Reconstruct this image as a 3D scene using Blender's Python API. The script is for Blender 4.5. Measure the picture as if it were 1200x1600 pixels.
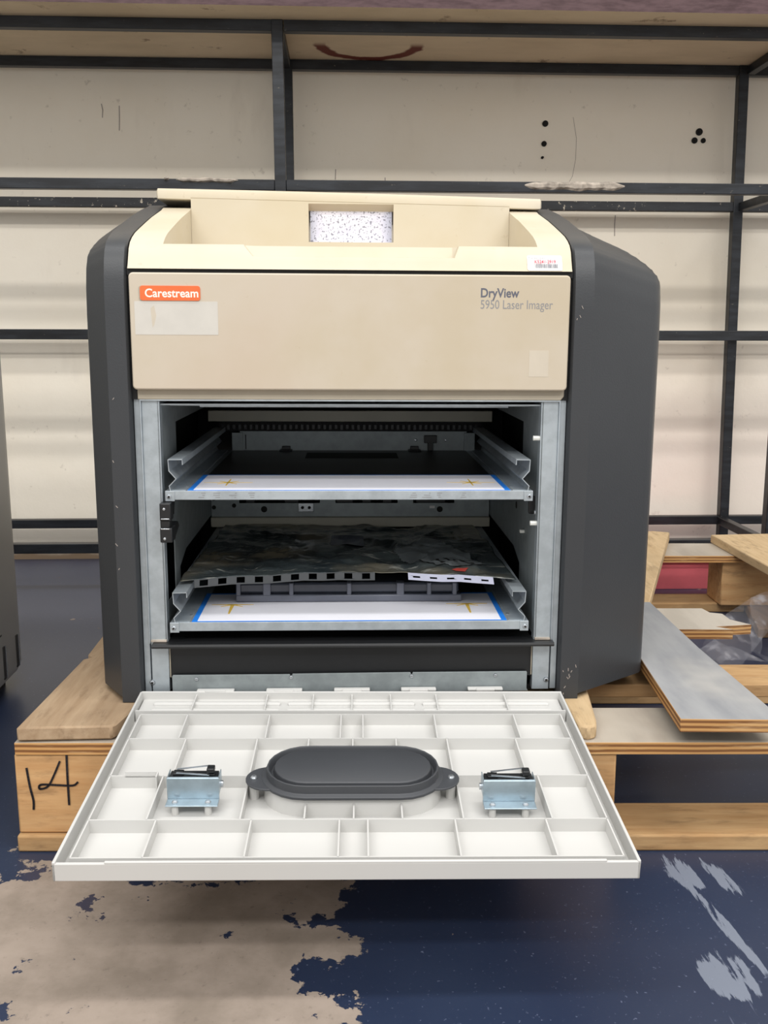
import bpy, bmesh, math, random
from mathutils import Vector, Matrix, noise
S = bpy.context.scene
for o in list(bpy.data.objects): bpy.data.objects.remove(o)

# ---------------------------------------------------------------- camera
PITCH, ROLL, YAW, CAM_H = .1821, .0021, -.0422, .71
fw = Vector((-math.sin(YAW)*math.cos(PITCH), math.cos(YAW)*math.cos(PITCH), -math.sin(PITCH)))
rt = Vector((math.cos(YAW), math.sin(YAW), 0)); up = rt.cross(fw)
r2 = rt*math.cos(ROLL)+up*math.sin(ROLL); u2 = up*math.cos(ROLL)-rt*math.sin(ROLL)
cd = bpy.data.cameras.new('camera'); cam = bpy.data.objects.new('camera', cd); S.collection.objects.link(cam)
cd.sensor_fit = 'HORIZONTAL'; cd.sensor_width = 36; cd.lens = 45; cd.clip_start = .02
m4 = Matrix((r2, u2, -fw)).transposed().to_4x4(); m4.translation = (0, 0, CAM_H); cam.matrix_world = m4
S.camera = cam

# ---------------------------------------------------------------- light
w = bpy.data.worlds.new('world'); S.world = w; w.use_nodes = True
w.node_tree.nodes['Background'].inputs[0].default_value = (1.0, 1.0, .995, 1)
w.node_tree.nodes['Background'].inputs[1].default_value = .88
def lamp(name, loc, sx, sy, power, rot=(0, 0, 0), col=(1, .985, .96)):
    l = bpy.data.lights.new(name, 'AREA'); l.shape = 'RECTANGLE'; l.size = sx; l.size_y = sy
    l.energy = power; l.color = col
    o = bpy.data.objects.new(name, l); o.location = loc; o.rotation_euler = rot; S.collection.objects.link(o); return o
lamp('ceiling_lamp', (.2, -4.4, 5.4), 9, .35, 240, (math.radians(28), 0, 0))
lamp('ceiling_lamp', (.2, -2.9, 5.4), 9, .35, 160, (math.radians(22), 0, 0))
lamp('ceiling_lamp', (.2, .55, 4.2), 7, .3, 105)
S.view_settings.view_transform = 'Standard'; S.view_settings.look = 'None'
S.view_settings.exposure = 0; S.view_settings.gamma = 1; S.view_settings.use_curve_mapping = False

# ---------------------------------------------------------------- materials
def lin(c):
    r = []
    for v in c[:3]:
        v = v/255; r.append(v/12.92 if v <= .04045 else ((v+.055)/1.055)**2.4)
    return (*r, 1)
class N:
    """small node builder"""
    def __init__(s, name, rough=.6, metal=0, spec=.5):
        s.m = bpy.data.materials.new(name); s.m.use_nodes = True; s.t = s.m.node_tree
        s.b = s.t.nodes['Principled BSDF']
        s.b.inputs['Roughness'].default_value = rough; s.b.inputs['Metallic'].default_value = metal
        s.b.inputs['Specular IOR Level'].default_value = spec
        s.tc = s.t.nodes.new('ShaderNodeTexCoord'); s.obj = s.tc.outputs['Object']
    def n(s, typ, **k):
        x = s.t.nodes.new(typ)
        for a, v in k.items(): setattr(x, a, v)
        return x
    def l(s, a, b): s.t.links.new(a, b)
    def val(s, inp, v):
        if hasattr(v, 'links') or hasattr(v, 'is_linked'): s.l(v, inp)
        else: inp.default_value = v
    def math(s, op, a, b=0., c=None):
        x = s.n('ShaderNodeMath', operation=op); s.val(x.inputs[0], a); s.val(x.inputs[1], b)
        if c is not None: s.val(x.inputs[2], c)
        return x.outputs[0]
    def noise(s, scale, detail=4, rough=.55, vec=None, stretch=None, off=(0, 0, 0)):
        v = vec or s.obj
        mp = s.n('ShaderNodeMapping'); s.l(v, mp.inputs[0])
        if stretch: mp.inputs['Scale'].default_value = stretch
        mp.inputs['Location'].default_value = off
        x = s.n('ShaderNodeTexNoise'); s.l(mp.outputs[0], x.inputs['Vector'])
        x.inputs['Scale'].default_value = scale; x.inputs['Detail'].default_value = detail; x.inputs['Roughness'].default_value = rough
        return x.outputs['Fac']
    def ramp(s, f, a, b):
        x = s.n('ShaderNodeMapRange', interpolation_type='SMOOTHSTEP'); s.val(x.inputs[0], f)
        x.inputs[1].default_value = a; x.inputs[2].default_value = b
        return x.outputs[0]
    def mix(s, f, a, b):
        x = s.n('ShaderNodeMix', data_type='RGBA'); s.val(x.inputs[0], f); s.val(x.inputs[6], a); s.val(x.inputs[7], b)
        return x.outputs[2]
    def col(s, c): s.val(s.b.inputs['Base Color'], c); return s
    def bump(s, h, strength=.3, dist=.002):
        x = s.n('ShaderNodeBump'); s.l(h, x.inputs['Height']); x.inputs['Strength'].default_value = strength
        x.inputs['Distance'].default_value = dist; s.l(x.outputs[0], s.b.inputs['Normal']); return s
    def xyz(s, v=None):
        x = s.n('ShaderNodeSeparateXYZ'); s.l(v or s.obj, x.inputs[0]); return x.outputs
M = {}
def plain(name, c, rough=.5, metal=0, var=.06, scale=14, spec=.5, bump=0):
    k = N(name, rough, metal, spec); c = lin(c)
    f = k.noise(scale, 5); d = tuple(x*(1-var*2) for x in c[:3])+(1,)
    k.col(k.mix(k.ramp(f, .3, .7), d, c))
    if bump: k.bump(k.noise(420, 2), bump, .0006)
    M[name] = k.m; return k.m
plain('dark_cover', (56, 58, 61), .42, 0, .04, 6, .45, .25)
plain('dark_plastic', (66, 68, 72), .45, 0, .04, 8, .5)
plain('black_plastic', (26, 27, 29), .4, 0, .05)
plain('black_void', (12, 12, 13), .7, 0, .05)
plain('white_plastic', (203, 202, 199), .5, 0, .02, 5, .4)
plain('clip_white', (225, 226, 220), .4, 0, .02)
plain('shade_beige', (172, 163, 146), .55, 0, .04)
plain('beam_beige', (186, 182, 166), .5, 0, .05)
plain('orange', (235, 112, 58), .4, 0, .06, 40)
plain('white_print', (250, 240, 228), .5, 0, .01)
plain('grey_print', (96, 98, 110), .5, 0, .05)
plain('lightgrey_print', (140, 140, 142), .5, 0, .05)
plain('red_print', (225, 60, 84), .5, 0, .02)
plain('sticker_white', (240, 238, 236), .4, 0, .02)
plain('paper_white', (238, 238, 246), .45, 0, .02)
plain('paper_blue', (36, 130, 232), .45, 0, .02)
plain('paper_yellow', (226, 190, 84), .5, 0, .1, 60)
plain('residue', (204, 200, 192), .6, 0, .03, 30)
plain('residue_pale', (201, 191, 174), .6, 0, .03, 30)
plain('marker_ink', (34, 30, 36), .6, 0, .2, 90)
plain('tape_foam', (190, 178, 164), .85, 0, .25, 45)
plain('red_panel', (246, 122, 132), .5, 0, .05)
plain('steel_bright', (200, 205, 210), .25, .85, .05, 60)
plain('hole_dark', (28, 26, 24), .9, 0, .1)
plain('strip_sheen', (196, 198, 218), .3, 0, .05, 30)
plain('cartridge', (60, 64, 74), .25, 0, .1, 20)
plain('cartridge_light', (96, 100, 112), .3, 0, .1, 20)
plain('strip_dark', (58, 61, 64), .35, .2, .05)
plain('scuff', (168, 158, 150), .8)
plain('bag_sheen', (134, 140, 142), .3, .3, .12, 40)
plain('red_brown', (160, 62, 54), .4)
plain('tray_dark', (52, 52, 54), .38, .3, .1, 12)
plain('machine_grey', (172, 172, 168), .42, 0, .05, 3, .5, .2)
plain('machine_dark', (40, 40, 40), .6)

def m_zinc(name, c, rough=.42, metal=.55):
    k = N(name, rough, metal); c = lin(c)
    f = k.noise(55, 4, .6); g = k.noise(7, 3)
    a = tuple(x*.78 for x in c[:3])+(1,)
    k.col(k.mix(k.ramp(k.math('ADD', k.math('MULTIPLY', f, .5), k.math('MULTIPLY', g, .5)), .35, .65), a, c))
    k.bump(f, .06, .0005); M[name] = k.m
m_zinc('zinc', (186, 195, 201)); m_zinc('zinc_dull', (158, 166, 168), .5, .45); m_zinc('zinc_blue', (176, 193, 203), .3, .6)

def m_cream():
    k = N('cream', .48, 0, .4)
    f = k.noise(4.5, 5, .6); g = k.noise(2.2, 2, .5, off=(3, 1, 4)); h = k.noise(60, 3, .7)
    c = k.mix(k.ramp(f, .35, .7), lin((198, 187, 170)), lin((191, 178, 155)))
    c = k.mix(k.ramp(g, .45, .7), c, lin((197, 181, 166)))
    c = k.mix(k.math('MULTIPLY', k.ramp(h, .66, .74), .25), c, lin((176, 158, 128)))
    k.col(c); M['cream'] = k.m
    k = N('cream_top', .45, 0, .45)
    f = k.noise(4.5, 5, .6); h = k.noise(50, 3, .7)
    c = k.mix(k.ramp(f, .35, .7), lin((204, 194, 174)), lin((199, 187, 162)))
    c = k.mix(k.math('MULTIPLY', k.ramp(h, .66, .74), .25), c, lin((176, 158, 128)))
    k.col(c); M['cream_top'] = k.m
m_cream()
def m_wood(name, axis, light, dark, knots=True):
    k = N(name, .75, 0, .25)
    st = [14, 14, 14]; st[axis] = 1.3
    oi = k.n('ShaderNodeObjectInfo'); off = k.n('ShaderNodeVectorMath', operation='ADD')
    cmb = k.n('ShaderNodeCombineXYZ')
    for i in range(3): k.l(k.math('MULTIPLY', oi.outputs['Random'], 7.+i*5), cmb.inputs[i])
    k.l(k.obj, off.inputs[0]); k.l(cmb.outputs[0], off.inputs[1]); v = off.outputs[0]
    g = k.noise(5, 6, .65, v, tuple(st)); big = k.noise(5, 3, .5, v); fine = k.noise(60, 4, .7, v, tuple(.25 if i == axis else 1 for i in range(3)))
    c = k.mix(k.ramp(g, .2, .8), lin(light), lin(dark))
    c = k.mix(k.math('MULTIPLY', k.ramp(big, .5, .75), .55), c, tuple(x*.62 for x in lin(dark)[:3])+(1,))
    c = k.mix(k.math('MULTIPLY', k.ramp(fine, .5, .75), .4), c, lin((96, 74, 54)))
    kn = k.noise(11, 1, .4, v); c = k.mix(k.math('MULTIPLY', k.ramp(kn, .77, .8), .8), c, lin((62, 40, 26)))
    k.col(c); k.bump(g, .35, .002); M[name] = k.m
m_wood('wood_y', 1, (182, 158, 130), (158, 132, 104))
m_wood('wood_x', 0, (196, 162, 118), (168, 130, 88))
m_wood('wood_block', 0, (212, 172, 124), (192, 146, 98))
m_wood('wood_pale', 1, (208, 182, 144), (188, 160, 122))
m_wood('wood_dark', 1, (142, 116, 92), (112, 88, 66))
def m_ply(name, film, streak):
    k = N(name, .6, 0, .35)
    geo = k.n('ShaderNodeNewGeometry'); nz = k.math('ABSOLUTE', k.xyz(geo.outputs['Normal'])[2])
    z = k.xyz()[2]
    band = k.math('SINE', k.math('ADD', k.math('MULTIPLY', z, 850.), k.math('MULTIPLY', k.noise(9, 3), 2.5)))
    fine = k.noise(40, 4, .7, None, (.2, .2, 3))
    side = k.mix(k.ramp(band, -.5, .5), lin((196, 148, 92)), lin((128, 86, 50)))
    side = k.mix(k.math('MULTIPLY', k.ramp(fine, .5, .7), .5), side, lin((222, 186, 136)))
    a = k.noise(5, 5, .6, None, (3, .7, 1)); b = k.noise(2.6, 4, .6)
    top = k.mix(k.ramp(a, .35, .68), lin(film), lin(streak))
    top = k.mix(k.math('MULTIPLY', k.ramp(b, .55, .75), .5), top, lin((206, 200, 190)))
    k.col(k.mix(k.ramp(nz, .6, .8), side, top)); M[name] = k.m
m_ply('ply_blue', (157, 158, 160), (137, 139, 143)); m_ply('ply_tan', (176, 166, 152), (160, 150, 138))
m_ply('ply_pale', (192, 184, 172), (178, 170, 158))
def m_bar():
    k = N('black_steel', .42, .2, .5)
    f = k.noise(9, 4, .6, None, (1, 6, 6)); sp = k.noise(120, 3, .7, None, (.5, 1, 1))
    c = k.mix(k.ramp(f, .35, .7), lin((28, 29, 32)), lin((44, 47, 52)))
    c = k.mix(k.math('MULTIPLY', k.ramp(sp, .67, .75), .6), c, lin((120, 112, 100)))
    k.col(c); M['black_steel'] = k.m
m_bar()
def m_chipped():
    k = N('black_steel_chipped', .45, .1, .5)
    f = k.noise(9, 4, .6, None, (1, 6, 6)); sp = k.noise(70, 5, .75); z = k.noise(5, 2)
    c = k.mix(k.ramp(f, .35, .7), lin((30, 30, 33)), lin((46, 48, 52)))
    c = k.mix(k.ramp(k.math('ADD', sp, k.math('MULTIPLY', z, .25)), .74, .77), c, lin((196, 184, 166)))
    k.col(c); M['black_steel_chipped'] = k.m
m_chipped()
def m_wall():
    k = N('wall_paint', .7, 0, .25)
    a = k.noise(1.3, 5, .6); b = k.noise(30, 4, .65); x, y, z = k.xyz()
    c = k.mix(k.ramp(a, .35, .7), lin((246, 237, 221)), lin((240, 229, 210)))
    c = k.mix(k.math('MULTIPLY', k.ramp(b, .64, .74), .35), c, lin((170, 156, 138)))
    st = k.noise(7, 4, .6, None, (1, 1, .35))
    c = k.mix(k.math('MULTIPLY', k.ramp(st, .6, .75), .15), c, lin((190, 176, 160)))
    pk = k.math('MULTIPLY', k.ramp(x, .7, 1.05), k.ramp(z, .75, .3))  # pink bounce light painted into the wall's lower right
    c = k.mix(k.math('MULTIPLY', pk, .35), c, lin((244, 226, 220)))
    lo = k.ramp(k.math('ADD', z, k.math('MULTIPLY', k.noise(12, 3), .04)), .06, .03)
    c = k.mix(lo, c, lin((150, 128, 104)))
    k.col(c); k.bump(k.noise(9, 5, .6), .25, .01); M['wall_paint'] = k.m
m_wall()
def m_floor():
    k = N('floor_paint', .32, 0, .5)
    x, y, z = k.xyz()
    big = k.noise(5.5, 9, .62); med = k.noise(17, 8, .66, off=(4, 2, 0)); fine = k.noise(150, 3, .7)
    bx = k.ramp(k.math('ADD', x, k.math('MULTIPLY', k.math('SUBTRACT', big, .5), .30)), .09, -.09); by = k.ramp(y, 1.30, 1.10)
    v = k.math('ADD', k.math('ADD', k.math('MULTIPLY', big, .45), k.math('MULTIPLY', med, .55)), k.math('MULTIPLY', k.math('MULTIPLY', bx, by), .21))
    v = k.math('ADD', v, k.math('MULTIPLY', k.ramp(y, .80, .45), .4))  # bare concrete added out of view behind the camera to bounce light up
    peel = k.ramp(v, .625, .633)
    # scraped patches on the right
    def patch(cx, cy, rx, ry, sk=0.):
        dx = k.math('DIVIDE', k.math('SUBTRACT', k.math('SUBTRACT', x, cx), k.math('MULTIPLY', k.math('SUBTRACT', y, cy), sk)), rx)
        dy = k.math('DIVIDE', k.math('SUBTRACT', y, cy), ry)
        return k.ramp(k.math('ADD', k.math('MULTIPLY', dx, dx), k.math('MULTIPLY', dy, dy)), 1.2, .1)
    reg = k.math('MAXIMUM', k.math('MAXIMUM', patch(.452, 1.165, .030, .055, -.1), patch(.432, .955, .045, .055, 0)), k.math('MAXIMUM', patch(.462, 1.05, .012, .16, -.15), patch(.500, 1.150, .018, .06, -.2)))
    stk = k.noise(10, 7, .68, None, (8, .9, 1))
    scr = k.math('MULTIPLY', k.ramp(k.math('ADD', stk, k.math('MULTIPLY', reg, .26)), .69, .74), k.ramp(reg, .02, .15))
    navy = k.mix(k.ramp(k.noise(3, 4), .35, .7), lin((35, 46, 70)), lin((43, 54, 77)))
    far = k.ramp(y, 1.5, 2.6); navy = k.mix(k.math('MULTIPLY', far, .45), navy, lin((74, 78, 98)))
    navy = k.mix(k.math('MULTIPLY', k.ramp(fine, .63, .72), .6), navy, lin((120, 128, 154)))
    scl = k.noise(14, 4, .7, None, (7, .6, 1), (1, 5, 0)); navy = k.mix(k.math('MULTIPLY', k.ramp(scl, .69, .75), .3), navy, lin((120, 126, 150)))
    conc = k.mix(k.ramp(k.noise(9, 6, .65), .3, .7), lin((160, 146, 134)), lin((132, 120, 108)))
    conc = k.mix(k.math('MULTIPLY', k.ramp(k.noise(90, 3, .7), .58, .75), .4), conc, lin((100, 90, 82)))
    c = k.mix(peel, navy, conc); c = k.mix(k.math('MULTIPLY', scr, .72), c, lin((132, 139, 153)))
    k.col(c)
    k.val(k.b.inputs['Roughness'], k.math('ADD', .33, k.math('MULTIPLY', k.math('MAXIMUM', peel, scr), .45)))
    k.bump(k.math('SUBTRACT', k.math('MULTIPLY', fine, .15), peel), .4, .001); M['floor_paint'] = k.m
m_floor()
def m_screen():
    k = N('screen', .3, 0, .5)
    a = k.noise(260, 2, .6, None, (1, 1, 1)); b = k.noise(26, 3)
    x, y, z = k.xyz()
    ed = k.ramp(k.math('ABSOLUTE', x), .045, .068)
    c = k.mix(k.ramp(b, .3, .7), lin((240, 238, 250)), lin((222, 222, 240)))
    c = k.mix(k.math('MULTIPLY', ed, .5), c, lin((150, 160, 190)))
    c = k.mix(k.math('MULTIPLY', k.ramp(a, .57, .62), .75), c, lin((96, 96, 110)))
    k.col(c); M['screen'] = k.m
m_screen()
def m_bag():
    k = N('bag_film', .22, .4, .6)
    a = k.noise(9, 4, .6); b = k.noise(30, 4, .6, None, (1, 4, 1))
    big = k.noise(5, 3, .5, off=(2, 0, 1)); st = k.noise(22, 5, .7, None, (.6, 2.5, 1))
    c = k.mix(k.ramp(a, .38, .66), lin((52, 61, 65)), lin((98, 106, 106)))
    c = k.mix(k.ramp(big, .5, .64), c, lin((128, 121, 104)))  # brownish reflections of beam and wall painted into the film colour
    c = k.mix(k.math('MULTIPLY', k.ramp(st, .56, .68), .8), c, lin((196, 196, 188)))  # bright crease highlights painted in as pale streaks
    k.col(c); k.bump(k.math('ADD', b, k.math('MULTIPLY', k.noise(16, 5), 2.)), .35, .003); M['bag_film'] = k.m
m_bag()
def m_shelf():
    k = N('shelf_board', .7, 0, .3)
    geo = k.n('ShaderNodeNewGeometry'); ny = k.math('ABSOLUTE', k.xyz(geo.outputs['Normal'])[1])
    x, y, z = k.xyz()
    a = k.noise(2.5, 5, .6, None, (1, 2, 1)); s = k.noise(11, 5, .7)
    c = k.mix(k.ramp(a, .35, .7), lin((216, 196, 166)), lin((200, 180, 150)))
    c = k.mix(k.math('MULTIPLY', k.ramp(s, .62, .72), .7), c, lin((112, 84, 62)))
    # rusty half-ring stain on the underside
    dx = k.math('MULTIPLY', k.math('SUBTRACT', x, .075), 1.0); dy = k.math('MULTIPLY', k.math('SUBTRACT', y, .02), .95)
    d = k.math('SQRT', k.math('ADD', k.math('MULTIPLY', dx, dx), k.math('MULTIPLY', dy, dy)))
    d = k.math('ADD', d, k.math('MULTIPLY', k.math('SUBTRACT', k.noise(22, 4), .5), .03))
    ring = k.math('MULTIPLY', k.ramp(k.math('ABSOLUTE', k.math('SUBTRACT', d, .135)), .022, .012), k.ramp(y, .0, .05))
    c = k.mix(ring, c, lin((104, 44, 30)))
    edge = k.mix(k.ramp(k.noise(14, 5, .7, None, (1, 1, 5)), .35, .7), lin((92, 72, 74)), lin((68, 50, 52)))
    k.col(k.mix(k.ramp(ny, .5, .7), c, edge)); M['shelf_board'] = k.m
m_shelf()
def m_film():
    k = N('clear_film', .12, 0, .6)
    tr = k.n('ShaderNodeBsdfTransparent'); ms = k.n('ShaderNodeMixShader')
    k.col(lin((215, 215, 222))); out = k.t.nodes['Material Output']
    k.l(k.math('ADD', .07, k.math('MULTIPLY', k.ramp(k.noise(24, 4, .6), .5, .78), .3)), ms.inputs[0])
    k.l(tr.outputs[0], ms.inputs[1]); k.l(k.b.outputs[0], ms.inputs[2]); k.l(ms.outputs[0], out.inputs['Surface'])
    k.bump(k.noise(30, 3), .6, .004); M['clear_film'] = k.m
m_film()

# ---------------------------------------------------------------- geometry helpers
class G:
    def __init__(s): s.v = []; s.f = []
    def add(s, vs, fs):
        b = len(s.v); s.v += [tuple(p) for p in vs]; s.f += [[b+i for i in f] for f in fs]; return s
    def box(s, x0, x1, y0, y1, z0, z1):
        return s.add([(x0, y0, z0), (x1, y0, z0), (x1, y1, z0), (x0, y1, z0), (x0, y0, z1), (x1, y0, z1), (x1, y1, z1), (x0, y1, z1)],
                     [(0, 3, 2, 1), (4, 5, 6, 7), (0, 1, 5, 4), (1, 2, 6, 5), (2, 3, 7, 6), (3, 0, 4, 7)])
    def quadbox(s, c4, z0, z1):      # prism over 4+ plan points
        return s.prism(c4, 2, z0, z1)
    def prism(s, poly, axis, a, b):  # poly in the two remaining axes (in x,y,z order)
        def P(p, t):
            q = list(p); q.insert(axis, t); return q
        n = len(poly)
        return s.add([P(p, a) for p in poly]+[P(p, b) for p in poly],
                     [list(range(n))[::-1], list(range(n, 2*n))]+[(i, (i+1) % n, n+(i+1) % n, n+i) for i in range(n)])
    def loft(s, secs):               # closed sections with equal counts, capped
        n = len(secs[0]); vs = [p for q in secs for p in q]; fs = []
        for k in range(len(secs)-1):
            for i in range(n): fs.append((k*n+i, k*n+(i+1) % n, (k+1)*n+(i+1) % n, (k+1)*n+i))
        fs.append(list(range(n))[::-1]); fs.append([(len(secs)-1)*n+i for i in range(n)])
        return s.add(vs, fs)
    def cyl(s, c, axis, r, h, n=14, r2=None):
        r2 = r if r2 is None else r2
        P = [(math.cos(2*math.pi*i/n), math.sin(2*math.pi*i/n)) for i in range(n)]
        A = []
        for (rr, t) in ((r, 0), (r2, h)):
            for p in P:
                q = [p[0]*rr, p[1]*rr]; q.insert(axis, t); A.append([q[i]+c[i] for i in range(3)])
        return s.add(A, [list(range(n))[::-1], list(range(n, 2*n))]+[(i, (i+1) % n, n+(i+1) % n, n+i) for i in range(n)])
    def dome(s, c, axis, r, h, n=12, sign=1):   # screw head
        rings = [(1, 0), (1, .35), (.8, .8), (.45, 1.0)]
        vs = []; fs = []
        for a, t in rings:
            for i in range(n):
                q = [math.cos(2*math.pi*i/n)*r*a, math.sin(2*math.pi*i/n)*r*a]; q.insert(axis, t*h*sign); vs.append([q[j]+c[j] for j in range(3)])
        for k in range(3):
            for i in range(n): fs.append((k*n+i, k*n+(i+1) % n, (k+1)*n+(i+1) % n, (k+1)*n+i))
        fs.append([3*n+i for i in range(n)]); return s.add(vs, fs)
    def ribbon(s, pts, wd, nrm, t=.0006):       # flat pen stroke on a plane with normal nrm
        nrm = Vector(nrm)
        for a, b in zip(pts, pts[1:]):
            a = Vector(a); b = Vector(b); d = (b-a).normalized(); sd = d.cross(nrm)*wd/2; e = d*wd*.35
            s.add([a-e+sd, a-e-sd, b+e-sd, b+e+sd, a-e+sd+nrm*t, a-e-sd+nrm*t, b+e-sd+nrm*t, b+e+sd+nrm*t],
                  [(0, 1, 2, 3), (4, 7, 6, 5), (0, 4, 5, 1), (1, 5, 6, 2), (2, 6, 7, 3), (3, 7, 4, 0)])
        return s
    def tube(s, pts, r, n=8):
        pts = [Vector(p) for p in pts]; secs = []
        for i, p in enumerate(pts):
            d = (pts[min(i+1, len(pts)-1)]-pts[max(i-1, 0)]).normalized()
            a = d.cross(Vector((.3, .2, .93))).normalized(); b = d.cross(a)
            secs.append([p+a*math.cos(2*math.pi*k/n)*r+b*math.sin(2*math.pi*k/n)*r for k in range(n)])
        return s.loft(secs)
    def build(s, name, mat, parent=None, bevel=0, smooth=False, seg=2, angle=35, coll=None):
        me = bpy.data.meshes.new(name); me.from_pydata([tuple(p) for p in s.v], [], s.f)
        bm = bmesh.new(); bm.from_mesh(me); bmesh.ops.recalc_face_normals(bm, faces=bm.faces); bm.to_mesh(me); bm.free()
        me.materials.append(M[mat]); o = bpy.data.objects.new(name, me); S.collection.objects.link(o)
        if parent: o.parent = parent
        if bevel:
            md = o.modifiers.new('bevel', 'BEVEL'); md.width = bevel; md.segments = seg; md.limit_method = 'ANGLE'; md.angle_limit = math.radians(angle)
        if smooth or bevel:
            me.shade_smooth(); me.set_sharp_from_angle(angle=math.radians(38))
        return o
def box(name, mat, parent, *b, bevel=0): return G().box(*b).build(name, mat, parent, bevel)
def empty(name, loc, label, cat, rot=(0, 0, 0), group=None):
    o = bpy.data.objects.new(name, None); o.empty_display_size = .05; S.collection.objects.link(o)
    o.location = loc; o.rotation_euler = rot; return tag(o, label, cat, group)
def tag(o, label=None, cat=None, group=None, kind=None):
    if label: o['label'] = label
    if cat: o['category'] = cat
    if group: o['group'] = group
    if kind: o['kind'] = kind
    return o
def text(name, body, mat, parent, x0, x1, z0, cap, y, bold=0, flat=False, spin=False, depth=.0003):
    """lettering fitted to a width x0..x1 and capital height, upright on a front plane (or flat on top)"""
    cu = bpy.data.curves.new(name, 'FONT'); cu.body = body; cu.size = 1; cu.offset = bold; cu.extrude = .5; cu.resolution_u = 4
    ob = bpy.data.objects.new(name, cu); me = bpy.data.meshes.new_from_object(ob)
    bpy.data.objects.remove(ob); xs = [v.co.x for v in me.vertices]; a, b = min(xs), max(xs)
    for v in me.vertices:
        X = (v.co.x-a)/(b-a)*(x1-x0); Z = v.co.y/.69*cap; D = v.co.z*depth
        if spin: X = (x1-x0)-X; Z = -Z
        v.co = (x0+X, y+Z, z0+D) if flat else (x0+X, y-D, z0+Z)
    me.materials.clear(); me.materials.append(M[mat]); o = bpy.data.objects.new(name, me); S.collection.objects.link(o); o.parent = parent
    return o

# ---------------------------------------------------------------- setting
o = G().box(-4, 4.5, -2.5, 3.05, -.05, 0).build('floor', 'floor_paint'); tag(o, 'worn navy painted concrete floor with peeled bare patches', kind='structure')
wall = G().box(-4, 4.5, 3.05, 3.2, 0, 4.3).build('wall_back', 'wall_paint'); tag(wall, 'cream painted wall behind the black steel rack', kind='structure')
for hx, hz, r in ((.615, 1.341, .009), (.613, 1.283, .008), (.609, 1.243, .004), (1.089, 1.322, .0105), (1.076, 1.297, .009), (1.103, 1.297, .0075)):
    h = G().cyl((hx, 3.046, hz), 1, r, .006, 16).cyl((hx+.002, 3.043, hz+.001), 1, r*.5, .004, 10).build('wall_plug', 'hole_dark', wall)

for p in ([(-.712, 1.382), (-.709, 1.366), (-.711, 1.345)], [(-.660, 1.377), (-.661, 1.345), (-.663, 1.309)], [(.842, 1.075), (.841, 1.05), (.8425, 1.015)], [(.70, 1.36), (.712, 1.30), (.712, 1.24), (.704, 1.19), (.69, 1.165)], [(-.02, 1.203), (-.021, 1.175)], [(.13, 1.18), (.13, 1.155)]):
    G().ribbon([(x, 3.0498, z) for x, z in p], .0028 if len(p) < 5 else .0012, (0, -1, 0), .0004).build('scuff_mark', 'scuff', wall)

# ---------------------------------------------------------------- rack of black square steel tube
rack = empty('steel_rack', (0, 2.8, 0), 'black square-tube steel rack along the wall with a wooden board on top', 'rack')
R = rack.location
YF, YR, T = 2.633, 2.988, .0135
LV = (.1287, .7105, 1.0938, 1.4807)
def rbox(name, mat, b): return G().box(b[0]-R.x, b[1]-R.x, b[2]-R.y, b[3]-R.y, b[4], b[5]).build(name, mat, rack, .0015)
for i, z in enumerate(LV):
    rbox('front_bar', 'black_steel', (-1.6, -.176, YF-T, YF+T, z-T, z+T))
    rbox('front_bar', 'black_steel', (-.146, 2.2, YF-T, YF+T, z-T, z+T))
    rbox('rear_bar', 'black_steel_chipped' if i == 2 else 'black_steel', (-1.6, 2.2, YR-T, YR+T, z-T, z+T))
    for x in (-.160, 1.207):
        rbox('side_bar', 'black_steel', (x-.012, x+.012, YF+T, YR-T, z-.012, z+.012))
def rpost(x0, x1, y, lo=0, hi=1.494):
    P = []
    for z, x in ((lo, x0), (hi, x1)): P.append([(x-.0145-R.x, y-.0145-R.y, z), (x+.0145-R.x, y-.0145-R.y, z), (x+.0145-R.x, y+.0145-R.y, z), (x-.0145-R.x, y+.0145-R.y, z)])
    G().loft(P).build('post', 'black_steel', rack, .0015)
rpost(-.155, -.163, YF-.002); rpost(-.155, -.158, YR); rpost(1.219, 1.186, YR-.003); rpost(1.207, 1.20, YF-.002)
G().prism([(-1.6, 2.515-R.y), (2.2, 2.522-R.y), (2.2, 3.04-R.y), (-1.6, 3.04-R.y)], 2, 1.4945, 1.57).build('top_board', 'shelf_board', rack)
def foam(x0, x1, zc, hh, seed):
    g = G(); n = 44; secs = []
    for i in range(n+1):
        t = i/n; x = x0+(x1-x0)*t; e = min(1, 8*min(t, 1-t)+.15)
        h = hh*e*(.9+.35*noise.noise((x*38, seed, 0))); d = .006*e*(1+noise.noise((x*60, seed+3, 1))); zc2 = zc+.003*noise.noise((x*25, seed+7, 2))
        secs.append([(x-R.x, YF-T-R.y, zc2-h), (x-R.x, YF-T-d-R.y, zc2-h*.5+.002*noise.noise((x*90, 1, seed))), (x-R.x, YF-T-d*1.2-R.y, zc2+h*.3), (x-R.x, YF-T-d*.4-R.y, zc2+h*.9), (x-R.x, YF-T+.006-R.y, zc2+h)])
    g.loft(secs).build('tape_scrap', 'tape_foam', rack)
foam(.479, .745, 1.0975, .0115, 1.3); foam(-.43, -.27, 1.1045, .006, 5.1); foam(-.46, -.448, 1.108, .004, 8.)

# ---------------------------------------------------------------- pallet
PO = Vector((-.457, 1.2545, 0)); PY = -.035
pal = empty('pallet', PO, 'worn wooden pallet under the film printer, number 14 written on its left block', 'pallet', (0, 0, PY))
ci, si = math.cos(-PY), math.sin(-PY)
def pl(x, y): d = (x-PO.x, y-PO.y); return (d[0]*ci-d[1]*si, d[0]*si+d[1]*ci)
def ppoly(name, mat, pts, z0, z1, bevel=.002): return G().prism([pl(*p) for p in pts], 2, z0, z1).build(name, mat, pal, bevel, seg=1)
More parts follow.
